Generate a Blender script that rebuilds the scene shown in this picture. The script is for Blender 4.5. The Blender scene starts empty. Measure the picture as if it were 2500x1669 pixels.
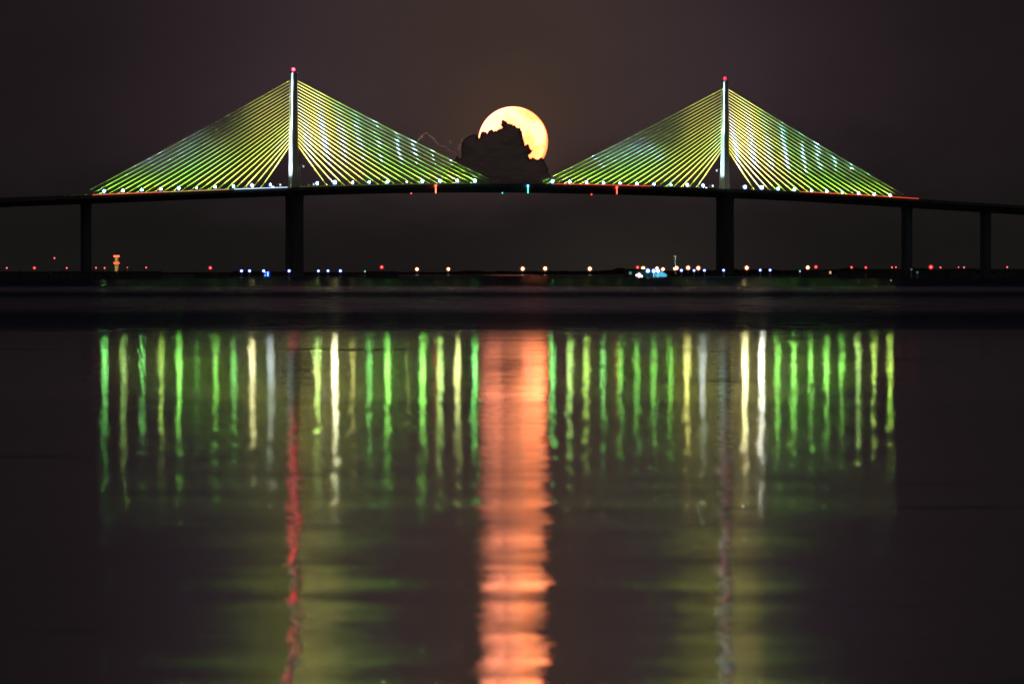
import bpy, math, random
from mathutils import Vector, Matrix
R = math.radians
random.seed(7)
sc = bpy.context.scene
C = sc.collection

# ------------------------------------------------------------------ camera
F = 18822.0          # focal length in pixels of the 2500 px wide photograph (long telephoto)
HZ = 664.0           # row of the horizon
CAMH = 3.0
cam_d = bpy.data.cameras.new("camera")
cam = bpy.data.objects.new("camera", cam_d)
C.objects.link(cam)
cam_d.sensor_width = 36.0
cam_d.lens = 36.0 * F / 2500.0
cam_d.clip_start = 0.5
cam_d.clip_end = 400000.0
cam.location = (0, 0, CAMH)
cam.rotation_euler = (R(90) - math.atan((834.5 - HZ) / F), 0, 0)
cam_d.dof.use_dof = True
cam_d.dof.focus_distance = 4700.0
cam_d.dof.aperture_fstop = 4.5
sc.camera = cam

# ------------------------------------------------------------------ render settings
sc.render.engine = 'CYCLES'
sc.view_settings.view_transform = 'Standard'
sc.view_settings.look = 'None'
sc.view_settings.exposure = 0.0
sc.view_settings.gamma = 1.0
cy = sc.cycles
cy.use_denoising = True
cy.denoiser = 'OPENIMAGEDENOISE'
cy.denoising_input_passes = 'RGB_ALBEDO_NORMAL'
cy.max_bounces = 4
cy.glossy_bounces = 3
cy.diffuse_bounces = 1
cy.transparent_max_bounces = 8
cy.sample_clamp_indirect = 12.0
cy.use_adaptive_sampling = False
cy.use_light_tree = True
cy.pixel_filter_type = 'BLACKMAN_HARRIS'
cy.filter_width = 1.6
cy.blur_glossy = 0.0
cy.caustics_reflective = True

# ------------------------------------------------------------------ node helper
class NT:
    def __init__(s, tree):
        s.t = tree
        for n in list(tree.nodes): tree.nodes.remove(n)
    def n(s, typ, **kw):
        nd = s.t.nodes.new(typ)
        for k, v in kw.items():
            if k.startswith('i_'):
                key = k[2:]
                nd.inputs[int(key) if key.isdigit() else key.replace('_', ' ')].default_value = v
            else: setattr(nd, k, v)
        return nd
    def l(s, a, b): s.t.links.new(a, b)
    def m(s, op, a, b=None, c=None, clamp=False):
        nd = s.t.nodes.new('ShaderNodeMath'); nd.operation = op; nd.use_clamp = clamp
        for i, v in enumerate((a, b, c)):
            if v is None: continue
            if isinstance(v, (int, float)): nd.inputs[i].default_value = v
            else: s.l(v, nd.inputs[i])
        return nd.outputs[0]
    def mixc(s, fac, a, b, mode='MIX'):
        nd = s.t.nodes.new('ShaderNodeMix'); nd.data_type = 'RGBA'; nd.blend_type = mode; nd.clamp_result = False
        for sock, v in ((nd.inputs[0], fac), (nd.inputs[6], a), (nd.inputs[7], b)):
            if isinstance(v, (int, float)): sock.default_value = v
            elif isinstance(v, tuple): sock.default_value = (*v, 1)
            else: s.l(v, sock)
        return nd.outputs[2]
    def smooth(s, v, a, b, lo=0.0, hi=1.0):
        nd = s.t.nodes.new('ShaderNodeMapRange'); nd.interpolation_type = 'SMOOTHSTEP'
        s.l(v, nd.inputs[0])
        for i, q in ((1, a), (2, b), (3, lo), (4, hi)): nd.inputs[i].default_value = q
        return nd.outputs[0]

# ------------------------------------------------------------------ world: night sky with the glow of the moon
MOON_EL = (HZ - 345.0) / F
w = bpy.data.worlds.new("World"); sc.world = w; w.use_nodes = True
nt = NT(w.node_tree)
tc = nt.n('ShaderNodeTexCoord')
sep = nt.n('ShaderNodeSeparateXYZ'); nt.l(tc.outputs['Generated'], sep.inputs[0])
az = nt.m('ARCTAN2', sep.outputs[0], sep.outputs[1])
el = nt.m('ARCSINE', sep.outputs[2])
mp = nt.n('ShaderNodeMapping'); mp.inputs['Scale'].default_value = (38, 38, 90)
nt.l(tc.outputs['Generated'], mp.inputs[0])
nz = nt.n('ShaderNodeTexNoise', i_Scale=1.0, i_Detail=4.0, i_Roughness=0.55); nt.l(mp.outputs[0], nz.inputs[0])
nf = nt.m('SUBTRACT', nz.outputs[0], 0.5)
el2 = nt.m('ADD', el, nt.m('MULTIPLY', nf, 0.012))
def gauss(cx, cyy, sx, sy, amp, exv=None):
    a = nt.m('DIVIDE', nt.m('SUBTRACT', az, cx), sx)
    b = nt.m('DIVIDE', nt.m('SUBTRACT', exv or el2, cyy), sy)
    q = nt.m('ADD', nt.m('MULTIPLY', a, a), nt.m('MULTIPLY', b, b))
    return nt.m('MULTIPLY', nt.m('EXPONENT', nt.m('MULTIPLY', q, -0.5)), amp)
# even part: dark near the horizon, a dim brown-violet veil higher up, weaker away from the moon
up = nt.smooth(el2, 0.004, 0.022)
side = nt.m('ADD', gauss(0.0, 0.03, 0.028, 3.0, 1.0), nt.m('ADD', gauss(-0.0285, 0.02, 0.013, 0.012, 0.34), gauss(0.0275, 0.02, 0.013, 0.012, 0.30)))
base = nt.mixc(up, (0.0088, 0.0074, 0.0072), (0.0105, 0.0074, 0.0080))
veil = nt.m('MULTIPLY', nt.m('ADD', nt.m('MULTIPLY', up, 0.95), 0.03), side)
c1 = nt.mixc(veil, base, (0.0375, 0.0240, 0.0295))
warm = gauss(0.0, 0.030, 0.015, 0.022, 1.0)
c2 = nt.mixc(nt.m('MULTIPLY', warm, nt.m('ADD', nt.m('MULTIPLY', up, 0.9), 0.1)), c1, (0.045, 0.0285, 0.0235))
near = gauss(0.0, MOON_EL + 0.0005, 0.0058, 0.0056, 0.32, el)
c3 = nt.mixc(nt.m('MULTIPLY', near, nt.smooth(el, 0.008, 0.016)), c2, (0.110, 0.052, 0.026))
# reddish light pollution low on the right and a dim glow over the town
town = gauss(0.0165, 0.001, 0.011, 0.006, 0.28, el)
c4 = nt.mixc(town, c3, (0.040, 0.034, 0.028))
back = nt.smooth(sep.outputs[1], 0.3, -0.5)  # brighter sky behind the camera, added to fill the cloud's near side
c4 = nt.mixc(back, c4, (0.040, 0.034, 0.033))
mot = nt.m('ADD', 1.0, nt.m('MULTIPLY', nf, 0.35))
c5 = nt.mixc(1.0, c4, (0, 0, 0), 'ADD')
sky = nt.n('ShaderNodeTexSky'); sky.sky_type = 'NISHITA'; sky.sun_disc = False
sky.sun_elevation = R(-4.0); sky.sun_rotation = R(180.0)
c6 = nt.mixc(0.004, c5, sky.outputs[0], 'ADD')
bg = nt.n('ShaderNodeBackground'); nt.l(c6, bg.inputs[0]); nt.l(mot, bg.inputs[1])
out = nt.n('ShaderNodeOutputWorld'); nt.l(bg.outputs[0], out.inputs[0])

# ------------------------------------------------------------------ moonlight (lights the backs of the clouds)
moon_dir = Vector((0.0, 1.0, math.tan(MOON_EL))).normalized()
ml = bpy.data.lights.new("moonlight", 'SUN'); ml.energy = 10.0; ml.angle = R(0.52); ml.color = (1.0, 0.55, 0.33)
mlo = bpy.data.objects.new("moonlight", ml); C.objects.link(mlo)
mlo.rotation_euler = moon_dir.to_track_quat('Z', 'Y').to_euler()

# ------------------------------------------------------------------ geometry helpers
def px(x, y, D):
    return Vector(((x - 1250.0) / F * D, D, CAMH + (HZ - y) / F * D))

class MB:
    def __init__(s): s.v = []; s.f = []
    def add(s, vs, fs):
        o = len(s.v); s.v += [tuple(q) for q in vs]; s.f += [tuple(i + o for i in f) for f in fs]
    def box(s, c, ax, ay, az_, hx, hy, hz, top=1.0):
        c = Vector(c); vs = []
        for k in (-1, 1):
            t = top if k > 0 else 1.0
            for (i, j) in ((-1, -1), (1, -1), (1, 1), (-1, 1)):
                vs.append(c + ax * (i * hx * t) + ay * (j * hy * t) + az_ * (k * hz))
        s.add(vs, [(3, 2, 1, 0), (4, 5, 6, 7), (0, 1, 5, 4), (1, 2, 6, 5), (2, 3, 7, 6), (3, 0, 4, 7)])
    def tube(s, a, b, ra, rb=None, n=8, cap=True):
        a = Vector(a); b = Vector(b); rb = ra if rb is None else rb
        d = (b - a).normalized(); u = d.orthogonal().normalized(); v = d.cross(u)
        vs = []
        for (p, r) in ((a, ra), (b, rb)):
            for i in range(n):
                t = 2 * math.pi * i / n
                vs.append(p + (u * math.cos(t) + v * math.sin(t)) * r)
        fs = [(i, (i + 1) % n, n + (i + 1) % n, n + i) for i in range(n)]
        if cap: fs += [tuple(range(n - 1, -1, -1)), tuple(range(n, 2 * n))]
        s.add(vs, fs)
    def lathe(s, c, prof, n=20, sx=1.0, sy=1.0):
        c = Vector(c); vs = []
        for (r, z) in prof:
            for i in range(n):
                t = 2 * math.pi * i / n
                vs.append(c + Vector((math.cos(t) * r * sx, math.sin(t) * r * sy, z)))
        fs = []
        for k in range(len(prof) - 1):
            for i in range(n):
                j = (i + 1) % n
                fs.append((k * n + i, k * n + j, (k + 1) * n + j, (k + 1) * n + i))
        fs.append(tuple(range(n - 1, -1, -1))); m_ = (len(prof) - 1) * n
        fs.append(tuple(range(m_, m_ + n)))
        s.add(vs, fs)
    def ball(s, c, r, n=10, m_=6, sz=1.0, sx=1.0):
        prof = []
        c = Vector(c); vs = [c + Vector((0, 0, -r * sz))]; fs = []
        for k in range(1, m_):
            ph = math.pi * k / m_ - math.pi / 2
            for i in range(n):
                t = 2 * math.pi * i / n
                vs.append(c + Vector((math.cos(t) * math.cos(ph) * r * sx, math.sin(t) * math.cos(ph) * r, math.sin(ph) * r * sz)))
        vs.append(c + Vector((0, 0, r * sz)))
        for i in range(n):
            fs.append((0, 1 + (i + 1) % n, 1 + i))
            fs.append((len(vs) - 1, 1 + (m_ - 2) * n + i, 1 + (m_ - 2) * n + (i + 1) % n))
        for k in range(m_ - 2):
            for i in range(n):
                j = (i + 1) % n
                fs.append((1 + k * n + i, 1 + k * n + j, 1 + (k + 1) * n + j, 1 + (k + 1) * n + i))
        s.add(vs, fs)
    def build(s, name, mat, parent=None, smooth=False, origin=None):
        me = bpy.data.meshes.new(name)
        o_ = Vector(origin) if origin is not None else Vector((0, 0, 0))
        me.from_pydata([tuple(Vector(q) - o_) for q in s.v], [], s.f); me.update()
        if smooth:
            for p in me.polygons: p.use_smooth = True
        me.materials.append(mat)
        o = bpy.data.objects.new(name, me); C.objects.link(o)
        if parent is not None:
            o.parent = parent
        o.location = o_
        return o

def tag(o, label=None, cat=None, group=None, kind=None):
    if label: o['label'] = label
    if cat: o['category'] = cat
    if group: o['group'] = group
    if kind: o['kind'] = kind
    return o
def empty(name, loc, rz=0.0):
    o = bpy.data.objects.new(name, None); C.objects.link(o); o.location = loc; o.rotation_euler = (0, 0, rz)
    o.empty_display_size = 1.0
    return o
def copy_tree(o, parent=None):
    c = o.copy(); C.objects.link(c)
    if parent is not None: c.parent = parent
    for ch in o.children: copy_tree(ch, c)
    return c

# ------------------------------------------------------------------ materials
def principled(name, col, rough=0.7, noise=0.0, scale=1.0, metallic=0.0, bump=0.0, streak=False):
    m = bpy.data.materials.new(name); m.use_nodes = True
    t = NT(m.node_tree)
    b = t.n('ShaderNodeBsdfPrincipled'); o = t.n('ShaderNodeOutputMaterial'); t.l(b.outputs[0], o.inputs[0])
    b.inputs['Roughness'].default_value = rough; b.inputs['Metallic'].default_value = metallic
    b.inputs['Base Color'].default_value = (*col, 1)
    if noise > 0:
        tcn = t.n('ShaderNodeTexCoord'); mpn = t.n('ShaderNodeMapping')
        mpn.inputs['Scale'].default_value = (scale, scale, scale * (0.15 if streak else 1.0))
        t.l(tcn.outputs['Object'], mpn.inputs[0])
        nn = t.n('ShaderNodeTexNoise', i_Scale=1.0, i_Detail=6.0, i_Roughness=0.6); t.l(mpn.outputs[0], nn.inputs[0])
        f = t.smooth(nn.outputs[0], 0.3, 0.7)
        lo = tuple(c * (1 - noise) for c in col); hi = tuple(min(1, c * (1 + noise * 0.6)) for c in col)
        t.l(t.mixc(f, lo, hi), b.inputs['Base Color'])
        if bump > 0:
            bp = t.n('ShaderNodeBump', i_Strength=0.6, i_Distance=bump); t.l(nn.outputs[0], bp.inputs['Height'])
            t.l(bp.outputs[0], b.inputs['Normal'])
    return m
def emis(name, col, strength):
    m = bpy.data.materials.new(name); m.use_nodes = True
    t = NT(m.node_tree)
    e = t.n('ShaderNodeEmission'); e.inputs[0].default_value = (*col, 1); e.inputs[1].default_value = strength
    o = t.n('ShaderNodeOutputMaterial'); t.l(e.outputs[0], o.inputs[0])
    return m

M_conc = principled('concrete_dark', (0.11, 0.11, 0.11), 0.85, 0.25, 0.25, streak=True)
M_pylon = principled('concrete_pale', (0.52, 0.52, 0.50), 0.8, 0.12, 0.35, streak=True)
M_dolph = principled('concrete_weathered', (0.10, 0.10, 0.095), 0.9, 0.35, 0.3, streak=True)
M_cable = principled('cable_yellow_paint', (0.82, 0.77, 0.46), 0.45, 0.10, 0.8)
M_pipe = principled('anchor_pipe_paint', (0.34, 0.30, 0.05), 0.6, 0.2, 1.0)
M_steel = principled('galvanised_steel', (0.35, 0.36, 0.36), 0.5, 0.15, 1.0, metallic=0.4)
M_black = principled('dark_housing', (0.05, 0.05, 0.055), 0.6, 0.2, 2.0)
M_leaf = principled('mangrove_leaves', (0.035, 0.045, 0.022), 0.9, 0.5, 0.15)
M_land = principled('shore_sand', (0.13, 0.12, 0.09), 0.95, 0.3, 0.02)
M_rock = principled('riprap_rock', (0.12, 0.115, 0.105), 0.95, 0.4, 0.4)
M_asph = principled('asphalt', (0.05, 0.05, 0.05), 0.9, 0.2, 0.5)

# ------------------------------------------------------------------ water: one sheet to the horizon
def water_material():
    m = bpy.data.materials.new('sea_water'); m.use_nodes = True
    t = NT(m.node_tree)
    geo = t.n('ShaderNodeNewGeometry'); sp = t.n('ShaderNodeSeparateXYZ'); t.l(geo.outputs['Position'], sp.inputs[0])
    X, Y = sp.outputs[0], sp.outputs[1]
    Yc = t.m('MAXIMUM', Y, 20.0)
    # long wind patches lying across the bay: warp their edges with a slow noise
    cmb = t.n('ShaderNodeCombineXYZ'); t.l(t.m('MULTIPLY', X, 0.035), cmb.inputs[0]); t.l(t.m('MULTIPLY', t.m('LOGARITHM', Yc, 2.718), 14.0), cmb.inputs[1])
    n1 = t.n('ShaderNodeTexNoise', i_Scale=1.0, i_Detail=3.0, i_Roughness=0.55); t.l(cmb.outputs[0], n1.inputs[0])
    Yw = t.m('MULTIPLY', Yc, t.m('ADD', 1.0, t.m('MULTIPLY', t.m('SUBTRACT', n1.outputs[0], 0.5), t.smooth(Yc, 120, 330, 0.34, 0.035))))
    q = t.m('DIVIDE', 56466.0, Yw)            # reciprocal distance out on the bay, 36 = 1.57 km, 144 = 390 m, 1000 = 56 m
    q = t.m('DIVIDE', q, 1100.0)
    def curve(pts):
        r = t.n('ShaderNodeFloatCurve'); cv = r.mapping.curves[0]; ps = cv.points
        mx = max(v for _, v in pts)
        pts = [(a / 1100.0, v / mx) for a, v in pts]
        ps[0].location = pts[0]; ps[-1].location = (1.0, pts[-1][1])
        for p in pts[1:-1]: ps.new(*p)
        for p in ps: p.handle_type = 'VECTOR'
        r.mapping.update(); t.l(q, r.inputs[1])
        return t.m('MULTIPLY', r.outputs[0], mx)
    # microfacet roughness of the ripples
    rough = curve(WATER_ROUGH)
    refl = curve(WATER_REFL)
    slope = curve(WATER_SLOPE)
    tilt = t.m('SUBTRACT', curve([(a, v + .004) for a, v in WATER_TILT]), .004); side = curve(WATER_SIDE)
    # patches of calm and ruffled water
    c2 = t.n('ShaderNodeCombineXYZ'); t.l(t.m('MULTIPLY', X, 0.10), c2.inputs[0]); t.l(t.m('MULTIPLY', t.m('LOGARITHM', Yc, 2.718), 22.0), c2.inputs[1])
    n2 = t.n('ShaderNodeTexNoise', i_Scale=1.0, i_Detail=5.0, i_Roughness=0.65); t.l(c2.outputs[0], n2.inputs[0])
    pt = t.m('SUBTRACT', n2.outputs[0], 0.5)
    # cat's paws: small ruffled streaks lying across the calm water
    c4 = t.n('ShaderNodeCombineXYZ'); t.l(t.m('MULTIPLY', X, 0.11), c4.inputs[0]); t.l(t.m('MULTIPLY', t.m('LOGARITHM', Yc, 2.718), 26.0), c4.inputs[1]); c4.inputs[2].default_value = 5.3
    n4 = t.n('ShaderNodeTexNoise', i_Scale=1.0, i_Detail=4.0, i_Roughness=0.6); t.l(c4.outputs[0], n4.inputs[0])
    paw = t.smooth(n4.outputs[0], 0.60, 0.70)
    rough = t.m('MULTIPLY', rough, t.m('ADD', 1.0, t.m('ADD', t.m('MULTIPLY', pt, 0.55), t.m('MULTIPLY', paw, 0.8))))
    refl = t.m('MULTIPLY', refl, t.m('ADD', t.m('SUBTRACT', 1.0, t.m('MULTIPLY', paw, 0.55)), t.m('MULTIPLY', pt, t.smooth(Yc, 330, 420, 0.2, 1.8))))
    # ripple normals, two sizes
    def wave(sx, sy, off, detail):
        c = t.n('ShaderNodeCombineXYZ'); t.l(t.m('MULTIPLY', X, sx), c.inputs[0]); t.l(t.m('ADD', t.m('MULTIPLY', Y, sy), off), c.inputs[1])
        n = t.n('ShaderNodeTexNoise', i_Scale=1.0, i_Detail=detail, i_Roughness=0.5); t.l(c.outputs[0], n.inputs[0])
        s = t.n('ShaderNodeSeparateColor'); t.l(n.outputs['Color'], s.inputs[0])
        return t.m('SUBTRACT', s.outputs[0], 0.5), t.m('SUBTRACT', s.outputs[1], 0.5)
    a1, b1 = wave(0.16, 0.22, 3.1, 2.0)
    a2, b2 = wave(0.9, 0.55, 17.7, 3.0)
    a3, b3 = wave(0.015, 0.33, 41.0, 3.0)
    a5, b5 = wave(3.1, 1.7, 77.0, 2.0)
    nx = t.m('ADD', t.m('MULTIPLY', a2, 0.40), t.m('MULTIPLY', a5, 0.9))
    ny = t.m('ADD', t.m('ADD', t.m('MULTIPLY', b1, 0.5), t.m('MULTIPLY', b2, 0.5)), t.m('MULTIPLY', b3, 0.25))
    nx = t.m('ADD', t.m('MULTIPLY', nx, side), t.m('MULTIPLY', a1, curve([(0, 0.001), (144, 0.001), (300, .010), (430, .022), (600, .036), (1100, .036)]))); ny = t.m('ADD', t.m('MULTIPLY', ny, slope), tilt)
    nn = t.n('ShaderNodeCombineXYZ'); t.l(nx, nn.inputs[0]); t.l(ny, nn.inputs[1]); nn.inputs[2].default_value = 1.0
    nrm = t.n('ShaderNodeVectorMath', operation='NORMALIZE'); t.l(nn.outputs[0], nrm.inputs[0])
    g = t.n('ShaderNodeBsdfAnisotropic'); g.distribution = 'BECKMANN'
    g.inputs['Color'].default_value = (0.97, 0.97, 1.0, 1)
    t.l(rough, g.inputs['Roughness']); t.l(nrm.outputs[0], g.inputs['Normal'])
    d = t.n('ShaderNodeBsdfDiffuse'); d.inputs[0].default_value = (0.03, 0.055, 0.12, 1)
    mx = t.n('ShaderNodeMixShader'); t.l(refl, mx.inputs[0]); t.l(d.outputs[0], mx.inputs[1]); t.l(g.outputs[0], mx.inputs[2])
    o = t.n('ShaderNodeOutputMaterial'); t.l(mx.outputs[0], o.inputs[0])
    return m
# (reciprocal distance, value)
WATER_ROUGH = [(0, .08), (20, .10), (34, .16), (37, .26), (47, .26), (50, .26), (58, .26), (64, .28), (94, .28), (100, .24), (120, .24), (134, .22), (146, .15), (165, .10), (185, .074), (215, .050), (300, .046), (325, .060), (430, .066), (540, .066), (640, .052), (760, .044), (1100, .044)]
WATER_REFL = [(0, .30), (8, .22), (16, .06), (34, .04), (36, .66), (46, .58), (49, .09), (58, .09), (66, .42), (84, .50), (96, .28), (102, .12), (112, .10), (124, .14), (138, .24), (144, .66), (170, .88), (190, .95), (300, .95), (330, .85), (560, .85), (700, .80), (1100, .78)]
WATER_SLOPE = [(0, .002), (130, .004), (146, .010), (170, .005), (300, .005), (420, .0040), (600, .0028), (1100, .0036)]
WATER_SIDE = [(0, .02), (140, .05), (146, .16), (170, .15), (300, .11), (420, .10), (600, .090), (1100, .08)]
# lean of the normals by distance, shaped to stretch the moon's reflection shoreward
WATER_TILT = [(0, 0.0), (130, 0.0), (146, -.0020), (190, -.0018), (260, -.0008), (380, 0.0), (430, 0.0), (500, .0004), (600, .0034), (800, .0097), (1000, .0157), (1100, .0186)]
mb = MB()
ys = [8, 60, 200, 800, 3000, 12000, 40000, 150000]
for i in range(len(ys)):
    hw = 200 + ys[i] * 0.6
    mb.v += [(-hw, ys[i], 0.0), (hw, ys[i], 0.0)]
mb.v[0] = (-200, -80, 0); mb.v[1] = (200, -80, 0)
for i in range(len(ys) - 1):
    mb.f.append((2 * i, 2 * i + 1, 2 * i + 3, 2 * i + 2))
tag(mb.build('water', water_material()), kind='structure')

# ------------------------------------------------------------------ moon
def moon():
    D = 120000.0
    r = 85.0 / F * D
    c = px(1252.5, 345.5, D)
    m = bpy.data.materials.new('moon_surface'); m.use_nodes = True
    t = NT(m.node_tree)
    tcn = t.n('ShaderNodeTexCoord')
    sp = t.n('ShaderNodeVectorMath', operation='SCALE'); t.l(tcn.outputs['Object'], sp.inputs[0]); sp.inputs['Scale'].default_value = 1.0 / r
    sx = t.n('ShaderNodeSeparateXYZ'); t.l(sp.outputs[0], sx.inputs[0])
    n1 = t.n('ShaderNodeTexNoise', i_Scale=1.9, i_Detail=5.0, i_Roughness=0.55); t.l(sp.outputs[0], n1.inputs[0])
    n2 = t.n('ShaderNodeTexNoise', i_Scale=9.0, i_Detail=4.0, i_Roughness=0.6); t.l(sp.outputs[0], n2.inputs[0])
    maria = t.m('ADD', t.smooth(n1.outputs[0], 0.42, 0.58), t.m('MULTIPLY', t.m('SUBTRACT', n2.outputs[0], 0.5), 0.7), clamp=True)
    dark = (5.0, 0.94, 0.27); lite = (5.5, 1.7, 0.66)
    col = t.mixc(maria, dark, lite)
    # thin air low down reddens the lower and right limb, the upper left is palest
    tl = t.m('ADD', t.m('MULTIPLY', sx.outputs[0], -0.7), t.m('MULTIPLY', sx.outputs[2], 0.7))
    pale = t.smooth(tl, 0.25, 1.0)
    col = t.mixc(t.m('MULTIPLY', pale, 0.8), col, (5.5, 1.6, 0.90))
    rr = t.m('SQRT', t.m('ADD', t.m('MULTIPLY', sx.outputs[0], sx.outputs[0]), t.m('MULTIPLY', sx.outputs[2], sx.outputs[2])))
    limb = t.smooth(t.m('ADD', rr, t.m('MULTIPLY', tl, -0.05)), 0.94, 1.03)
    col = t.mixc(limb, col, (4.5, 0.55, 0.14))
    e = t.n('ShaderNodeEmission'); t.l(col, e.inputs[0]); e.inputs[1].default_value = MOON_GAIN
    o = t.n('ShaderNodeOutputMaterial'); t.l(e.outputs[0], o.inputs[0])
    mbm = MB(); mbm.ball(c, r, 96, 48)
    ob = mbm.build('moon', m, smooth=True, origin=c)
    tag(ob, 'large orange moon half hidden behind the dark cloud between the two bridge towers', 'moon')
MOON_GAIN = 1.0
moon()

# ------------------------------------------------------------------ clouds
def in_poly(x, y, P):
    c = False; n = len(P); j = n - 1
    for i in range(n):
        if (P[i][1] > y) != (P[j][1] > y) and x < (P[j][0] - P[i][0]) * (y - P[i][1]) / (P[j][1] - P[i][1]) + P[i][0]: c = not c
        j = i
    return c
def edge_dist(x, y, P):
    best = 1e9
    for i in range(len(P)):
        ax, ay = P[i]; bx, by = P[(i + 1) % len(P)]
        dx, dy = bx - ax, by - ay; L = dx * dx + dy * dy or 1e-9
        t = max(0, min(1, ((x - ax) * dx + (y - ay) * dy) / L))
        best = min(best, math.hypot(ax + t * dx - x, ay + t * dy - y))
    return best
def K(a, b): return (980 + a / 5.593, 230 + b / 5.593)
CL_TOP = [K(*q) for q in [(560, 1120), (640, 1010), (700, 930), (742, 870), (768, 850), (800, 885), (822, 850), (818, 790), (826, 700), (838, 640), (880, 600), (930, 572), (990, 552), (1035, 566), (1058, 612), (1076, 590), (1086, 545), (1110, 520), (1142, 522), (1172, 548), (1194, 508), (1236, 492), (1262, 508), (1300, 510), (1350, 478), (1386, 458), (1362, 420), (1374, 376), (1392, 360), (1428, 380), (1442, 405), (1500, 412), (1540, 436), (1572, 458), (1618, 468), (1636, 515), (1652, 585), (1668, 640), (1682, 706), (1736, 696), (1752, 742), (1784, 776), (1756, 815), (1726, 832), (1748, 890), (1798, 874), (1850, 900), (1918, 868), (1945, 905), (1968, 955), (2000, 1010), (2006, 1080), (2080, 1150), (2180, 1240)]]
CLOUD_D = 24000.0
def cloud_material():
    m = bpy.data.materials.new('cloud_body'); m.use_nodes = True
    t = NT(m.node_tree)
    b = t.n('ShaderNodeBsdfDiffuse'); b.inputs[0].default_value = (0.62, 0.50, 0.48, 1)
    o = t.n('ShaderNodeOutputMaterial'); t.l(b.outputs[0], o.inputs[0])
    return m
def wisp_material():
    m = bpy.data.materials.new('cloud_wisp'); m.use_nodes = True
    t = NT(m.node_tree)
    tcn = t.n('ShaderNodeTexCoord')
    n = t.n('ShaderNodeTexNoise', i_Scale=0.05, i_Detail=4.0); t.l(tcn.outputs['Object'], n.inputs[0])
    a = t.n('ShaderNodeBsdfTranslucent'); a.inputs[0].default_value = (0.9, 0.85, 0.8, 1)
    tr = t.n('ShaderNodeBsdfTransparent')
    mx = t.n('ShaderNodeMixShader'); t.l(t.smooth(n.outputs[0], 0.38, 0.62, 0.15, 0.45), mx.inputs[0]); t.l(tr.outputs[0], mx.inputs[1]); t.l(a.outputs[0], mx.inputs[2])
    o = t.n('ShaderNodeOutputMaterial'); t.l(mx.outputs[0], o.inputs[0])
    return m
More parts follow.
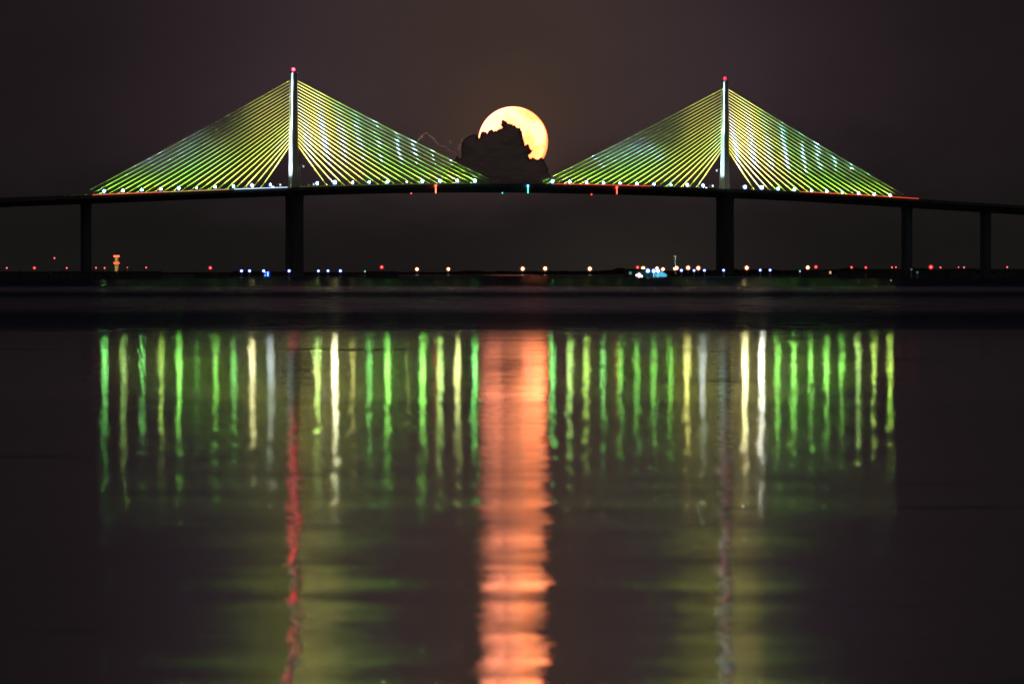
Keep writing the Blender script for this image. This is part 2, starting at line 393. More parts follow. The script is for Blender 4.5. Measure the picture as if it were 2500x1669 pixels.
def clouds():
    rnd = random.Random(3)
    s = CLOUD_D / F
    P = CL_TOP + [(1395, 470), (1080, 470)]
    mbc = MB()
    # billows along the rim
    for i in range(len(CL_TOP) - 1):
        a, b = CL_TOP[i], CL_TOP[i + 1]
        L = math.hypot(b[0] - a[0], b[1] - a[1]); n = max(1, int(L / 1.7))
        for k in range(n):
            t = k / n; r = rnd.choice((1.0, 1.5, 2.1, 3.0)) * rnd.uniform(0.8, 1.2)
            x = a[0] + (b[0] - a[0]) * t; y = a[1] + (b[1] - a[1]) * t
            # push the billow inwards by part of its radius
            nx_, ny_ = -(b[1] - a[1]) / (L or 1), (b[0] - a[0]) / (L or 1)
            x += nx_ * r * 0.6 + rnd.uniform(-.9, .9); y += ny_ * r * 0.6 + rnd.uniform(-.9, .9)
            c = px(x, y, CLOUD_D + rnd.uniform(-15, 15))
            mbc.ball(c, r * s, 8, 5, sz=rnd.uniform(0.8, 1.1), sx=rnd.uniform(0.9, 1.2))
    # body: one softly bulging front, thick in the middle and thinning to the ragged rim
    from mathutils import noise as mnoise
    st = 1.6; nxg = int(390 / st); nyg = int(190 / st); idx = {}
    o_ = len(mbc.v)
    for j in range(nyg):
        for i in range(nxg):
            x = 1012 + i * st; y = 284 + j * st
            if not in_poly(x, y, P): continue
            d = edge_dist(x, y, P)
            hgt = 34 * (1 - math.exp(-d / 16.0)) + (3.5 * mnoise.fractal(Vector((x * .045, y * .06, 1)), 1.0, 2.0, 4)) * min(1, d / 8)
            idx[(i, j)] = len(mbc.v); mbc.v.append(tuple(px(x, y, CLOUD_D - hgt * s)))
    for (i, j), k in idx.items():
        q = [(i, j), (i + 1, j), (i + 1, j + 1), (i, j + 1)]
        if all(p in idx for p in q): mbc.f.append(tuple(idx[p] for p in q))
    # solid core so that no gap shows through the body
    core = [(x, y) for x, y in P]
    cx = sum(p[0] for p in core) / len(core)
    n = len(core); vs = []
    for dd in (0, 40):
        for (x, y) in core:
            vs.append(px(x, y + 0.6, CLOUD_D + dd))
    o_ = len(mbc.v)
    fs = [tuple(range(n)), tuple(range(2 * n - 1, n - 1, -1))] + [(i, (i + 1) % n, n + (i + 1) % n, n + i) for i in range(n)]
    mbc.add(vs, fs)
    cloud = mbc.build('cloud', cloud_material(), smooth=True, origin=px(1250, 470, CLOUD_D))
    tag(cloud, 'dark billowing cloud with a ragged top standing in front of the moon', 'cloud')
    # thin edge of the cloud that lets the moonlight through
    wm = wisp_material(); outs = [cloud]
    def wisp(pts, wid, part='lit_edge'):
        mbw = MB()
        for i in range(len(pts) - 1):
            a, b = pts[i], pts[i + 1]; L = math.hypot(b[0] - a[0], b[1] - a[1]); n = max(1, int(L / 0.55))
            for k in range(n):
                t = k / n
                ww = wid[min(i, len(wid) - 1)] if isinstance(wid, list) else wid
                for _ in range(max(1, int(ww * 1.1))):
                    r = rnd.uniform(0.35, 0.75)
                    x = a[0] + (b[0] - a[0]) * t + rnd.gauss(0, ww * 0.33); y = a[1] + (b[1] - a[1]) * t - 0.9 + rnd.gauss(0, ww * 0.33)
                    mbw.ball(px(x, y, CLOUD_D + 70 + rnd.uniform(-8, 8)), r * s, 6, 4)
        o = mbw.build(part, wm, None, origin=px(pts[0][0], pts[0][1], CLOUD_D))
        o.parent = cloud; o.matrix_parent_inverse = Matrix.Translation(cloud.location).inverted()
        o['kind'] = 'stuff'; outs.append(o)
    wisp([K(*q) for q in [(225, 640), (262, 605), (290, 565), (338, 530), (375, 565), (435, 605), (462, 650), (500, 690), (552, 720), (602, 715), (640, 765), (690, 798), (740, 800), (768, 850), (790, 875), (815, 865)]], [2.6, 3.6, 1.6, 1.2, 1.5, 1.9, 2.6, 1.5, 1.5, 1.5, 1.5, 1.7, 1.7, 1.7, 1.7])
    wisp([K(*q) for q in [(820, 860), (812, 800), (790, 740), (810, 680), (840, 610), (880, 595), (930, 565), (985, 545), (1030, 550)]], [3.2, 6.5, 7.5, 4.0, 2.2, 1.3, 1.2, 1.2])
    wisp([K(*q) for q in [(660, 640), (668, 665), (674, 680)]], [3.2, 2.6])
    wisp([K(*q) for q in [(1935, 880), (1950, 920), (1972, 955)]], 1.4)
    wisp([K(*q) for q in [(232, 725), (240, 745), (262, 755)]], 2.0)
    wisp([K(*q) for q in [(1058, 606), (1076, 585), (1086, 540), (1110, 515), (1142, 518), (1172, 544), (1194, 504), (1236, 488), (1262, 504), (1300, 506), (1350, 474), (1380, 456), (1358, 420), (1370, 374), (1392, 356), (1430, 376), (1442, 401), (1500, 408), (1540, 432), (1572, 454), (1620, 464), (1640, 515), (1656, 585), (1672, 640), (1684, 702), (1736, 692), (1756, 742), (1788, 776), (1760, 815), (1730, 834), (1748, 886), (1798, 870), (1850, 896), (1918, 864)]], 1.6)  # added rim puffs imitating the moon's orange bloom along the cloud edge
    wisp([K(*q) for q in [(1980, 1000), (1995, 1050), (1985, 1100)]], 2.4)
    col = bpy.data.collections.new("moonlit"); C.children.link(col)
    for o in outs: col.objects.link(o)
    mlo.light_linking.receiver_collection = col
clouds()

# ------------------------------------------------------------------ bridge line
D1 = 4600.0; MSL = 0.957
X1 = (716.0 - 1250.0) / F * D1
KK = D1 - MSL * X1
dv = Vector((1.0, MSL, 0)).normalized()            # along the bridge, away to the right
nv = Vector((dv.y, -dv.x, 0))                       # across the bridge, towards the camera
ZV = Vector((0, 0, 1))
def Dl(x, off=0.0):
    # depth on the line parallel to the bridge axis shifted by off towards the camera side
    kk = KK + off * (nv.y - MSL * nv.x)
    return kk / (1 - MSL * (x - 1250.0) / F)
def S(x): # px -> distance along the axis from the left tower
    D = Dl(x); return ((x - 1250.0) / F * D - X1) / dv.x
def PT(s, z=0.0, off=0.0):
    return Vector((X1, D1, 0)) + dv * s + nv * off + ZV * z
DECK = [(-700, 527), (-300, 503), (0, 484), (110, 479.7), (225, 475.6), (460, 466), (703, 457.2), (900, 452.2), (1100, 449.4), (1250, 449.4), (1400, 452), (1600, 457), (1790, 463.5), (1952, 471), (2100, 479.6), (2243, 488.6), (2500, 504.6), (2800, 524), (3300, 558)]
DS = [(S(x), CAMH + (HZ - y) / F * Dl(x)) for x, y in DECK]
def zdeck(s):
    # Catmull-Rom through the surveyed points
    n = len(DS)
    for i in range(n - 1):
        if s <= DS[i + 1][0] or i == n - 2:
            p0 = DS[max(i - 1, 0)]; p1 = DS[i]; p2 = DS[i + 1]; p3 = DS[min(i + 2, n - 1)]
            h = p2[0] - p1[0]; t = max(0, min(1, (s - p1[0]) / h))
            m1 = (p2[1] - p0[1]) / (p2[0] - p0[0]) * h; m2 = (p3[1] - p1[1]) / (p3[0] - p1[0]) * h
            return (2*t**3-3*t*t+1)*p1[1] + (t**3-2*t*t+t)*m1 + (-2*t**3+3*t*t)*p2[1] + (t**3-t*t)*m2
S2 = S(1769.0)
bridge = empty('cable_stayed_bridge', PT(S(1240), 0))
tag(bridge, 'long cable-stayed bridge with two lit towers and green-yellow stays over the bay', 'bridge')
INV = Matrix.Translation(bridge.location).inverted()
def bpart(mbx, name, mat, label=None, smooth=False, origin=None, parent=None):
    o = mbx.build(name, mat, None, smooth, origin)
    if parent is None:
        o.parent = bridge; o.matrix_parent_inverse = INV
    else:
        o.parent = parent
        o.matrix_parent_inverse = (Matrix.Translation(bridge.location) @ INV @ Matrix.Translation(parent.location)).inverted()
    if label: o['label'] = label
    return o
# box girder deck: trapezoid swept along the profile, with joints every 24 m hidden in the material
def sweep(sec, s0, s1, n, zoff=0.0):
    m = MB(); k = len(sec)
    for i in range(n + 1):
        s = s0 + (s1 - s0) * i / n; z = zdeck(s) + zoff
        for (o, h) in sec: m.v.append(tuple(PT(s, z + h, o)))
    for i in range(n):
        for j in range(k):
            a = i * k + j; b = i * k + (j + 1) % k
            m.f.append((a, b, b + k, a + k))
    m.f.append(tuple(range(k - 1, -1, -1))); m.f.append(tuple(range(n * k, n * k + k)))
    return m
SA, SB = S(-500), S(3100)
TH = 5.2
girder = [(14.2, -1.05), (14.4, -1.9), (5.2, -TH), (-5.2, -TH), (-14.4, -1.9), (-14.2, -1.05)]
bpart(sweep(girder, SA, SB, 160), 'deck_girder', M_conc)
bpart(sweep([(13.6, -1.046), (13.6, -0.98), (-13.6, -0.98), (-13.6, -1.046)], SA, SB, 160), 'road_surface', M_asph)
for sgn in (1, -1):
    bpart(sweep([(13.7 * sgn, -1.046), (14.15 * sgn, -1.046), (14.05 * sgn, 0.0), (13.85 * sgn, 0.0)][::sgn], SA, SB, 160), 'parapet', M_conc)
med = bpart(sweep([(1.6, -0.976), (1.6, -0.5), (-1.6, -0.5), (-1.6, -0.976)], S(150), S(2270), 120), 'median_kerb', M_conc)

# piers
def pier(xc, wpx, z0=-6.0, zt=None, hn=None, flare=True):
    s = S(xc); z1 = zdeck(s) - TH + 0.15
    wm = wpx / F * Dl(xc)
    # projected width = hs*dv.x*2 + hn*nv.x*2
    hs = wm * 0.5 * (0.5 / dv.x); hn_ = wm * 0.5 * (0.5 / nv.x)
    m = MB(); a = 0.25
    prof = [(-1, -1 + a), (-1 + a, -1), (1 - a, -1), (1, -1 + a), (1, 1 - a), (1 - a, 1), (-1 + a, 1), (-1, 1 - a)]
    levels = [(z0, 1.18), (0.9, 1.18), (0.95, 1.02), (z1 - 4, 1.0), (z1 - 1.2, 1.04), (z1, 1.04)]
    for (z, k) in levels:
        for (i, j) in prof: m.v.append(tuple(PT(s + i * hs * k, z, j * hn_ * k)))
    n = 8
    for L in range(len(levels) - 1):
        for i in range(n): m.f.append((L*n+i, L*n+(i+1) % n, (L+1)*n+(i+1) % n, (L+1)*n+i))
    m.f.append(tuple(range(n-1, -1, -1))); m.f.append(tuple(range((len(levels)-1)*n, len(levels)*n)))
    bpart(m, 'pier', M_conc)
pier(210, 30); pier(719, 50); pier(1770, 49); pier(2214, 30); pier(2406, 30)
pier(-110, 31); pier(2600, 30)

# towers: tapering box shafts above the deck
def tower(xc, ytop, wl0, wr0, wl1, wr1):
    s = S(xc); D = Dl(xc); zb = zdeck(s) - 1.04; zt = CAMH + (HZ - ytop) / F * D
    def half(wl, wr): # face across the axis (seen left), face along the axis (seen right)
        return wr / F * D / dv.x / 2, wl / F * D / nv.x / 2
    m = MB(); a = 0.10
    prof = [(-1, -1 + a), (-1 + a, -1), (1 - a, -1), (1, -1 + a), (1, 1 - a), (1 - a, 1), (-1 + a, 1), (-1, 1 - a)]
    zs = [0, .06, .0605, .33, .66, 1.0]
    for f_ in zs:
        hs, hn = half(wl0 + (wl1 - wl0) * f_, wr0 + (wr1 - wr0) * f_)
        k = 1.03 if f_ <= .06 else 1.0
        for (i, j) in prof: m.v.append(tuple(PT(s + i * hs * k, zb + (zt - zb) * f_, j * hn * k)))
    n = 8
    for L in range(len(zs) - 1):
        for i in range(n): m.f.append((L*n+i, L*n+(i+1) % n, (L+1)*n+(i+1) % n, (L+1)*n+i))
    m.f.append(tuple(range(n-1, -1, -1))); m.f.append(tuple(range((len(zs)-1)*n, len(zs)*n)))
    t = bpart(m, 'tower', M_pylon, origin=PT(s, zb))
    # cap slab and small ladder cage on top
    hs, hn = half(wl1, wr1); c = MB(); c.box(PT(s, zt + 0.16), dv, nv, ZV, hs + 0.15, hn + 0.15, 0.157)
    bpart(c, 'tower_cap', M_conc, parent=t)
    # saddles where the stays leave the shaft
    return s, zt, half(wl0, wr0), half(wl1, wr1), zb
T1 = tower(716.5, 178.5, 9.6, 16.0, 9.0, 10.8)
T2 = tower(1769.5, 200.0, 9.6, 13.6, 8.6, 9.4)

# stays
STAYS = bpy.data.collections.new('stay_parts'); C.children.link(STAYS)
def stays(tw, side, xnear, xfar, ytop, ylow, xc):
    s0, zt, h0, h1, zb = tw; n = 21
    sn, sf = S(xnear), S(xfar); out = []
    for i in range(n):
        f_ = i / (n - 1)
        sb = sn + (sf - sn) * f_
        y = ylow + (ytop - ylow) * f_
        D = Dl(xc); ztop = CAMH + (HZ - y) / F * D
        fz = (ztop - zb) / (zt - zb)
        hs = h0[0] + (h1[0] - h0[0]) * fz
        a = PT(s0 + side * (hs - 0.25), ztop); b = PT(sb, zdeck(sb) - 0.62)
        L = (a - b).length; d = (a - b) / L
        pl = 5.5 + 1.5 * (i % 2) + 4.5 * f_
        p = b + d * pl
        m = MB(); seg = 10; r = 0.24
        # a shallow sag
        pts = []
        for k in range(seg + 1):
            t = k / seg; q = p.lerp(a, t); q = q - ZV * (4 * t * (1 - t) * L * 0.0035); pts.append(q)
        u = nv; vv = d.cross(u).normalized(); nn = 8
        for q in pts:
            for j in range(nn):
                th = 2 * math.pi * j / nn; m.v.append(tuple(q + u * math.cos(th) * r + vv * math.sin(th) * r))
        for k in range(seg):
            for j in range(nn): m.f.append((k*nn+j, k*nn+(j+1) % nn, (k+1)*nn+(j+1) % nn, (k+1)*nn+j))
        st = bpart(m, 'stay_cable', M_cable, smooth=True, origin=b)
        g = MB(); g.tube(b - d * 0.3, p + d * 0.4, 0.20, 0.20, 8)
        bpart(g, 'anchor_pipe', M_pipe, smooth=False, origin=b, parent=st)
        if i % 2 == 0:
            g = MB(); ap = b + d * 4.2
            for q in (-2.3, 2.3):
                g.tube(PT(sb, 0) * 1.0 + ZV * (zdeck(sb) - 0.55) + dv * (q + side * -1.0), ap, 0.15, 0.12, 6)
            bpart(g, 'anchor_strut', M_pipe, origin=b, parent=st)
        STAYS.objects.link(st)
        for ch in st.children: STAYS.objects.link(ch)
        out.append((sb, ztop))
    return out
stays(T1, -1, 635, 191, 195, 352, 716.5)
stays(T1, 1, 801, 1221, 194.6, 349, 716.5)
stays(T2, -1, 1697, 1307, 216.7, 364.7, 1769.5)
stays(T2, 1, 1844, 2230, 215.9, 362.6, 1769.5)

# ------------------------------------------------------------------ lights along the deck
def spot(name, loc, target, col, power, half, blend=0.6, radius=0.25, falloff='linear', parent=None):
    l = bpy.data.lights.new(name, 'SPOT'); l.color = col; l.energy = power
    l.spot_size = 2 * R(half); l.spot_blend = blend; l.shadow_soft_size = radius
    if falloff == 'linear':
        l.use_nodes = True; t = NT(l.node_tree)
        e = t.n('ShaderNodeEmission'); fo = t.n('ShaderNodeLightFalloff', i_Strength=1.0)
        t.l(fo.outputs['Linear'], e.inputs[1]); o = t.n('ShaderNodeOutputLight'); t.l(e.outputs[0], o.inputs[0])
    ob = bpy.data.objects.new(name, l); C.objects.link(ob)
    if parent is not None:
        ob.parent = parent; loc = Vector(loc) - parent.location; 
        target = Vector(target) - parent.location
    ob.location = loc
    ob.rotation_euler = (Vector(target) - Vector(loc)).to_track_quat('-Z', 'Y').to_euler()
    return ob
ORD = ['first', 'second', 'third', 'fourth', 'fifth', 'sixth', 'seventh', 'eighth', 'ninth', 'tenth']
mcache = {}
def lens_mat(col, st):
    k = (col, st)
    if k not in mcache: mcache[k] = emis('lamp_glass', col, st)
    return mcache[k]
M_blue = emis('lamp_halo_glow', (0.06, 0.18, 1.0), 1.3)
def fixture(name, base, lens, r, halo_ring=None, post=1.1):
    """flood lamp: pedestal, yoke, round housing, glowing lens facing out over the water side"""
    e = empty(name, base)
    m = MB(); m.lathe((0, 0, 0), [(0.55, 0), (0.55, 0.15), (0.16, 0.2), (0.14, post)], 10); m.build('pedestal', M_steel, e)
    c = Vector((0, 0, post + r * 0.9))
    m = MB(); m.lathe(c + Vector((0, 0, -r * 1.02)), [(r * 0.35, 0), (r * 0.8, 0.12 * r), (r * 1.02, 0.5 * r)], 14); m.build('housing', M_black, e)
    m = MB(); m.ball(c, r, 14, 9); m.build('lens', lens, e, smooth=True)
    if halo_ring is not None:
        # torus-like glowing ring round the lens, standing in for its blue halo
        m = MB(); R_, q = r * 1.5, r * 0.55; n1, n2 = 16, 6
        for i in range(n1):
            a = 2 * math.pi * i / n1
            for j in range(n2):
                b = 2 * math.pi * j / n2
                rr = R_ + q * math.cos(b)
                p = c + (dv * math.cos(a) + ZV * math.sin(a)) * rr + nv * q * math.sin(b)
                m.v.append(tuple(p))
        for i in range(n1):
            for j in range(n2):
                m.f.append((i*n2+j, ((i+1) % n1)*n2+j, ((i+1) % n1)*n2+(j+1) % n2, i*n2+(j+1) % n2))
        m.build('halo_ring', halo_ring, e)
    return e
G_ = (0.30, 1.0, 0.12); T_ = (0.28, 1.0, 0.20); Y_ = (1.0, 0.86, 0.22); L_ = (0.62, 1.0, 0.14); W_ = (0.80, 0.95, 1.0); LW = (0.58, 1.0, 0.22)
FANS = [
 ('left tower', 'left', -1, T1, [(660, W_, 25, 8), (615, (1, .9, .4), 50, 9), (570, T_, 20, 8), (525, G_, 30, 8), (480, G_, 9, 6), (436, G_, 44, 9), (392, L_, 32, 8), (346, T_, 24, 8), (300, LW, 28, 8), (254, T_, 34, 9)]),
 ('left tower', 'right', 1, T1, [(774, LW, 45, 9), (817, (1, .95, .5), 95, 11), (861, Y_, 18, 7), (901, T_, 26, 8), (946, G_, 55, 9), (993, Y_, 8, 5), (1031, G_, 55, 9), (1074, LW, 40, 9), (1116, (.9, 1, .3), 40, 9), (1159, T_, 40, 9)]),
 ('right tower', 'left', -1, T2, [(1716, W_, 26, 9), (1677.5, Y_, 50, 9), (1637, G_, 20, 8), (1596, G_, 22, 8), (1554.7, G_, 22, 8), (1513.6, G_, 24, 8), (1472.6, T_, 24, 8), (1431.5, L_, 28, 9), (1390.5, LW, 32, 9), (1348.4, T_, 32, 9)]),
 ('right tower', 'right', 1, T2, [(1818.4, (1, .93, .4), 75, 10), (1859, (1, .97, .8), 65, 10), (1899, G_, 30, 8), (1938.5, G_, 48, 8), (1981, G_, 34, 7), (2018, G_, 46, 7.5), (2056, G_, 38, 7), (2095.5, LW, 34, 7.5), (2134, L_, 34, 7.5), (2173, L_, 34, 7.5)])]
LAMP_K = 6.5
NARROW = 3800.0
WASH = 5.0
def fans():
    for (tn, sd, side, tw, lamps) in FANS:
        s0 = tw[0]; H = tw[1] - tw[4]
        for i, (x, col, st, dpx) in enumerate(lamps):
            OFF = 2.6
            D = Dl(x, OFF); pos = Vector(((x - 1250.0) / F * D, D, 0)); s = (pos - Vector((X1, D1, 0))).dot(dv)
            zb = zdeck(s) - 0.976; r = dpx * 0.5 / F * D * 0.85
            base = PT(s, zb, OFF)
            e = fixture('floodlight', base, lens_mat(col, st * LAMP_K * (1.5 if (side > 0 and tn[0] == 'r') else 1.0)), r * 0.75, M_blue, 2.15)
            where = 'right beside' if i == 0 else ('%s from' % ORD[i])
            tag(e, ('bright deck floodlight right beside the %s on its %s' % (tn, sd)) if i == 0 else
                   ('bright deck floodlight, %s out from the %s on its %s' % (ORD[i], tn, sd)), 'floodlight', 'floodlights on the bridge deck under the stays')
            lp = PT(s, zb + 4.7, OFF)
            dist = abs(s - s0); hcab = max(8.0, H * 0.82 * (1 - dist / 175.0))
            # narrow white-blue beam
            if i > 0 or side > 0:
                if side > 0: ts, tz = s - 0.21 * 42, 42
                else: ts, tz = s - 1.0 * 42, 42 * 0.80
                spot('beam', PT(s, zb + 4.7, 1.1), PT(ts, zb + tz, 0.0), (0.18, 0.40, 1.0), NARROW * (1.0 if side > 0 else 0.9) * (600 + st * 14), 4.2 if side > 0 else 3.0, 0.9, 0.2, falloff='quad', parent=e)
            # wide wash towards the stays, yellow near the tower, green further out
            f_ = min(1, dist / 150.0)
            wc = (1.0, 0.80, 0.17) if f_ < 0.42 else ((0.75, 1.0, 0.12) if f_ < 0.55 else (0.36, 1.0, 0.04))
            ts = s + (s0 - s) * 0.55
            spot('wash', PT(s, zb + 4.7, OFF), PT(ts, zb + max(hcab, 14) * 0.72, 0.0), wc, WASH * (1700 if i < 2 else 1150 if f_ < .42 else 740), 40, 1.0, 0.3, parent=e).light_linking.receiver_collection = STAYS
fans()

# tower floodlights: two narrow uplights on the deck, aimed at the near end face of each tower
def tower_lights(tw, xs, col, pw, label):
    for x in xs:
        OFF = 0.8; D = Dl(x, OFF); pos = Vector(((x - 1250.0) / F * D, D, 0)); s = (pos - Vector((X1, D1, 0))).dot(dv)
        zb = zdeck(s) - 0.976
        e = fixture('tower_floodlight', PT(s, zb, OFF), lens_mat((0.7, 0.9, 1.0), 6.0), 0.5, None, 0.9)
        tag(e, label, 'floodlight')
        H = tw[1] - tw[4]
        spot('beam', PT(s, zb + 2.6, OFF), PT(tw[0], zb + H * 0.35, 0), col, pw * 1.4, 34, 0.8, 0.3, parent=e)
        spot('beam_high', PT(s, zb + 2.6, OFF), PT(tw[0], zb + H * 0.90, 0), col, pw * 14, 11, 1.0, 0.3, parent=e)
tower_lights(T1, [667], (0.58, 0.82, 1.0), 3300, 'small white floodlight on the deck lighting the left tower from its left')
tower_lights(T2, [1724], (0.44, 0.86, 1.0), 3300, 'small white floodlight on the deck lighting the right tower from its left')

# red obstruction beacons on the tower tops
def beacon(tw, x, y, st, label):
    s = tw[0]; z = tw[1] + 0.32
    e = empty('obstruction_beacon', PT(s, z)); D = PT(s).y
    m = MB(); m.lathe((0, 0, 0), [(0.5, 0), (0.5, 0.25), (0.3, 0.35), (0.3, 1.0)], 12); m.build('mount', M_steel, e)
    m = MB(); m.lathe((0, 0, 1.0), [(0.5, 0), (0.8, 0.35), (0.8, 1.0), (0.62, 1.4), (0.25, 1.6)], 14); m.build('red_lens', emis('red_beacon_glass', (1.0, 0.012, 0.028), st), e, smooth=True)
    m = MB(); m.ball((0, 0, 1.75), 0.42, 10, 6)
    for k in (-1, 1):
        m.tube(dv * (1.3 * k), dv * (1.3 * k) + ZV * 1.1, 0.05, n=5)
    m.tube(dv * -1.3 + ZV * 1.1, dv * 1.3 + ZV * 1.1, 0.05, n=5)
    m.build('guard_rail', M_steel, e)
    tag(e, label, 'beacon')
beacon(T1, 716, 171, 50, 'red warning beacon on top of the left tower')
beacon(T2, 1771, 192, 9, 'red warning beacon on top of the right tower')

# thin glowing bars along the parapet, standing in for traffic light trails
def deck_line(x0, x1, col0, st, label, name='deck_edge_light_line'):
    def so(x):
        D = Dl(x, 14.4); return (Vector(((x - 1250.0) / F * D, D, 0)) - Vector((X1, D1, 0))).dot(dv)
    s0, s1 = so(x0), so(x1)
    m = sweep([(14.3, 0.02), (14.5, 0.02), (14.5, 0.42), (14.3, 0.42)], s0, s1, max(6, int((s1 - s0) / 8)))
    o = m.build(name, emis('light_line', col0, st))
    tag(o, label, 'light strip')
deck_line(226, 400, (1.0, 0.16, 0.07), 1.0, 'salmon red light line on the deck edge at the far left of the stays')
deck_line(400.5, 560, (0.75, 0.42, 0.16), 0.8, 'dull amber light line on the deck edge left of the left tower')
deck_line(572, 702, (0.55, 0.75, 1.0), 1.6, 'white-blue light line on the deck edge just left of the left tower')
deck_line(732, 1140, (0.22, 0.26, 0.03), 0.3, 'faint yellow-green light line on the deck edge right of the left tower')
deck_line(1355, 1590, (1.0, 0.08, 0.04), 1.0, 'red light line on the deck edge left of the right tower')
deck_line(1955, 2243, (1.0, 0.10, 0.04), 1.0, 'red light line on the deck edge at the far right of the stays')

# navigation lights hung under the main span
def nav(x, y0, y1, col, col2, st, label, w_=0.32, name='navigation_light'):
    OFF = 14.9; D = Dl(x, OFF); top = px(x, y0, D); bot = px(x, y1, D)
    e = empty(name, top)
    L = top.z - bot.z
    m = MB(); m.box((0, 0, 0.1), dv, nv, ZV, 0.5, 0.4, 0.25); m.build('bracket', M_black, e)
    if L > 3:
        m = MB(); m.lathe((0, 0, -L), [(w_ * 0.6, 0), (w_, 0.4), (w_, L * 0.62)], 8); m.build('lamp_tube', lens_mat(col2, st * 0.7), e)
        m = MB(); m.lathe((0, 0, -L * 0.38 + 0.02), [(w_, 0), (w_ * 1.3, L * 0.15), (w_ * 2.0, L * 0.30), (w_ * 2.0, L * 0.36)], 8); m.build('lamp_head', lens_mat(col, st), e)
    else:
        m = MB(); m.lathe((0, 0, -L), [(w_ * 0.5, 0), (w_, 0.3), (w_, L - 0.2)], 8); m.build('lamp_tube', lens_mat(col, st), e)
    tag(e, label, 'navigation light')
nav(1064, 451, 472, (1, .06, .03), (1, .12, .07), 9, 'long red navigation light hanging on the span left of the moon')
nav(1289, 451, 472, (.12, .45, 1), (.06, .9, .55), 5, 'long blue-green navigation light hanging on the span below the moon')
nav(1506, 455, 474, (1, .05, .02), (1, .07, .04), 8, 'long red navigation light on the span left of the right tower')
nav(1004, 470, 474, (1, .10, .10), (1, .1, .1), 2.5, 'small red navigation dot under the deck left of the long red light', 0.4)
nav(1226.5, 469, 473, (.05, .8, .8), (.05, .8, .8), 2.0, 'small teal navigation dot under the deck below the moon', 0.4)
nav(1444, 472, 477, (1, .06, .05), (1, .1, .1), 2.5, 'small red navigation dot under the deck left of the right red light', 0.4)

# roadside masts with a camera or lamp near the towers
def mast(x, h, label, arms=1, lit=None, OFF=12.5, arm_dir=1):
    D = Dl(x, OFF); pos = Vector(((x - 1250.0) / F * D, D, 0)); s = (pos - Vector((X1, D1, 0))).dot(dv)
    zb = zdeck(s) - 0.976
    e = empty('deck_mast', PT(s, zb, OFF))
    m = MB(); m.tube((0, 0, 0), (0, 0, h), 0.20, 0.13, 8); m.build('pole', M_pylon, e)
    m = MB(); p0 = Vector((0, 0, h - 0.1)); p1 = p0 + dv * (1.5 * arm_dir) + ZV * 0.5; p2 = p0 + dv * (2.6 * arm_dir) - ZV * 0.1
    m.tube(p0, p1, 0.11, n=6); m.tube(p1, p2, 0.11, n=6)
    if arms > 1: m.tube(p0 - ZV * 1.6, p0 - ZV * 1.6 - dv * (2.4 * arm_dir), 0.12, n=6)
    m.build('arm', M_pylon, e)
    m = MB(); m.lathe(p2 - ZV * 1.1, [(0.35, 0), (0.48, 0.4), (0.4, 1.0), (0.15, 1.2)], 10); m.build('lamp_head', lens_mat(*lit) if lit else M_pylon, e)
    tag(e, label, 'mast')
mast(733, 14.0, 'tall pale mast with a hooked arm right of the left tower', 2, ((.7, 1, 1), .55))
mast(1757, 13.0, 'pale hooked mast against the left face of the right tower', 1, ((.7, .9, 1), 1.2), arm_dir=-1)
mast(676.5, 3.4, 'short lamp post on the deck left of the left tower', 1, ((.6, .9, 1), 2.2))
mast(758, 3.2, 'short lamp post on the deck right of the left tower', 1, ((.6, .9, 1), 1.0))
mast(1733, 3.2, 'short lamp post on the deck left of the right tower', 1, ((.6, .95, 1), 2.2))
mast(1808, 3.2, 'short lamp post on the deck right of the right tower', 1, ((.6, .95, 1), 1.0))
# small road barrels / warning lamps by the towers
def warning(x, col, st, label):
    OFF = 13.0; D = Dl(x, OFF); pos = Vector(((x - 1250.0) / F * D, D, 0)); s = (pos - Vector((X1, D1, 0))).dot(dv)
    e = empty('warning_lamp', PT(s, zdeck(s) - 0.976, OFF))
    m = MB(); m.lathe((0, 0, 0), [(0.3, 0), (0.12, 0.15), (0.12, 1.6)], 8); m.build('stand', M_steel, e)
    m = MB(); m.lathe((0, 0, 1.6), [(0.2, 0), (0.32, 0.2), (0.32, 0.9), (0.1, 1.1)], 8); m.build('lens', lens_mat(col, st), e)
    tag(e, label, 'warning lamp')
warning(684.5, (1, .25, .08), .5, 'small orange warning lamp on the deck at the left foot of the left tower')
warning(753.5, (1, .45, .25), .25, 'faint orange warning lamp on the deck right of the left tower')
warning(1736.5, (1, .4, .25), .25, 'faint pink warning lamp on the deck at the left foot of the right tower')

# ------------------------------------------------------------------ concrete bumpers standing in the water
def bumper(x0, x1, ytop, D, label, group='round concrete bumpers standing in the water', lamp=None):
    w_ = (x1 - x0) / F * D; c = px((x0 + x1) / 2, HZ, D); c.z = 0; h = CAMH + (HZ - ytop) / F * D
    e = empty('bumper', c)
    m = MB(); r = w_ / 2
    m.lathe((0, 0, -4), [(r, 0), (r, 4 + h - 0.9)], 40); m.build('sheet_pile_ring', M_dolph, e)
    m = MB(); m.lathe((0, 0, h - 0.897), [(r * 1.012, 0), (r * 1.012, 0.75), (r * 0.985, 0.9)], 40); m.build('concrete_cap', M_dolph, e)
    tag(e, label, 'bumper', group)
    return e
bumper(893, 972, 662, 4150, 'round dark concrete bumper right of the left tower pier, under the red light')
bumper(473, 553, 664, 4200, 'round dull green concrete bumper between the far left pier and the left tower')
bumper(1954, 2031, 661.5, 4350, 'round dark concrete bumper between the right tower and the two slim piers')
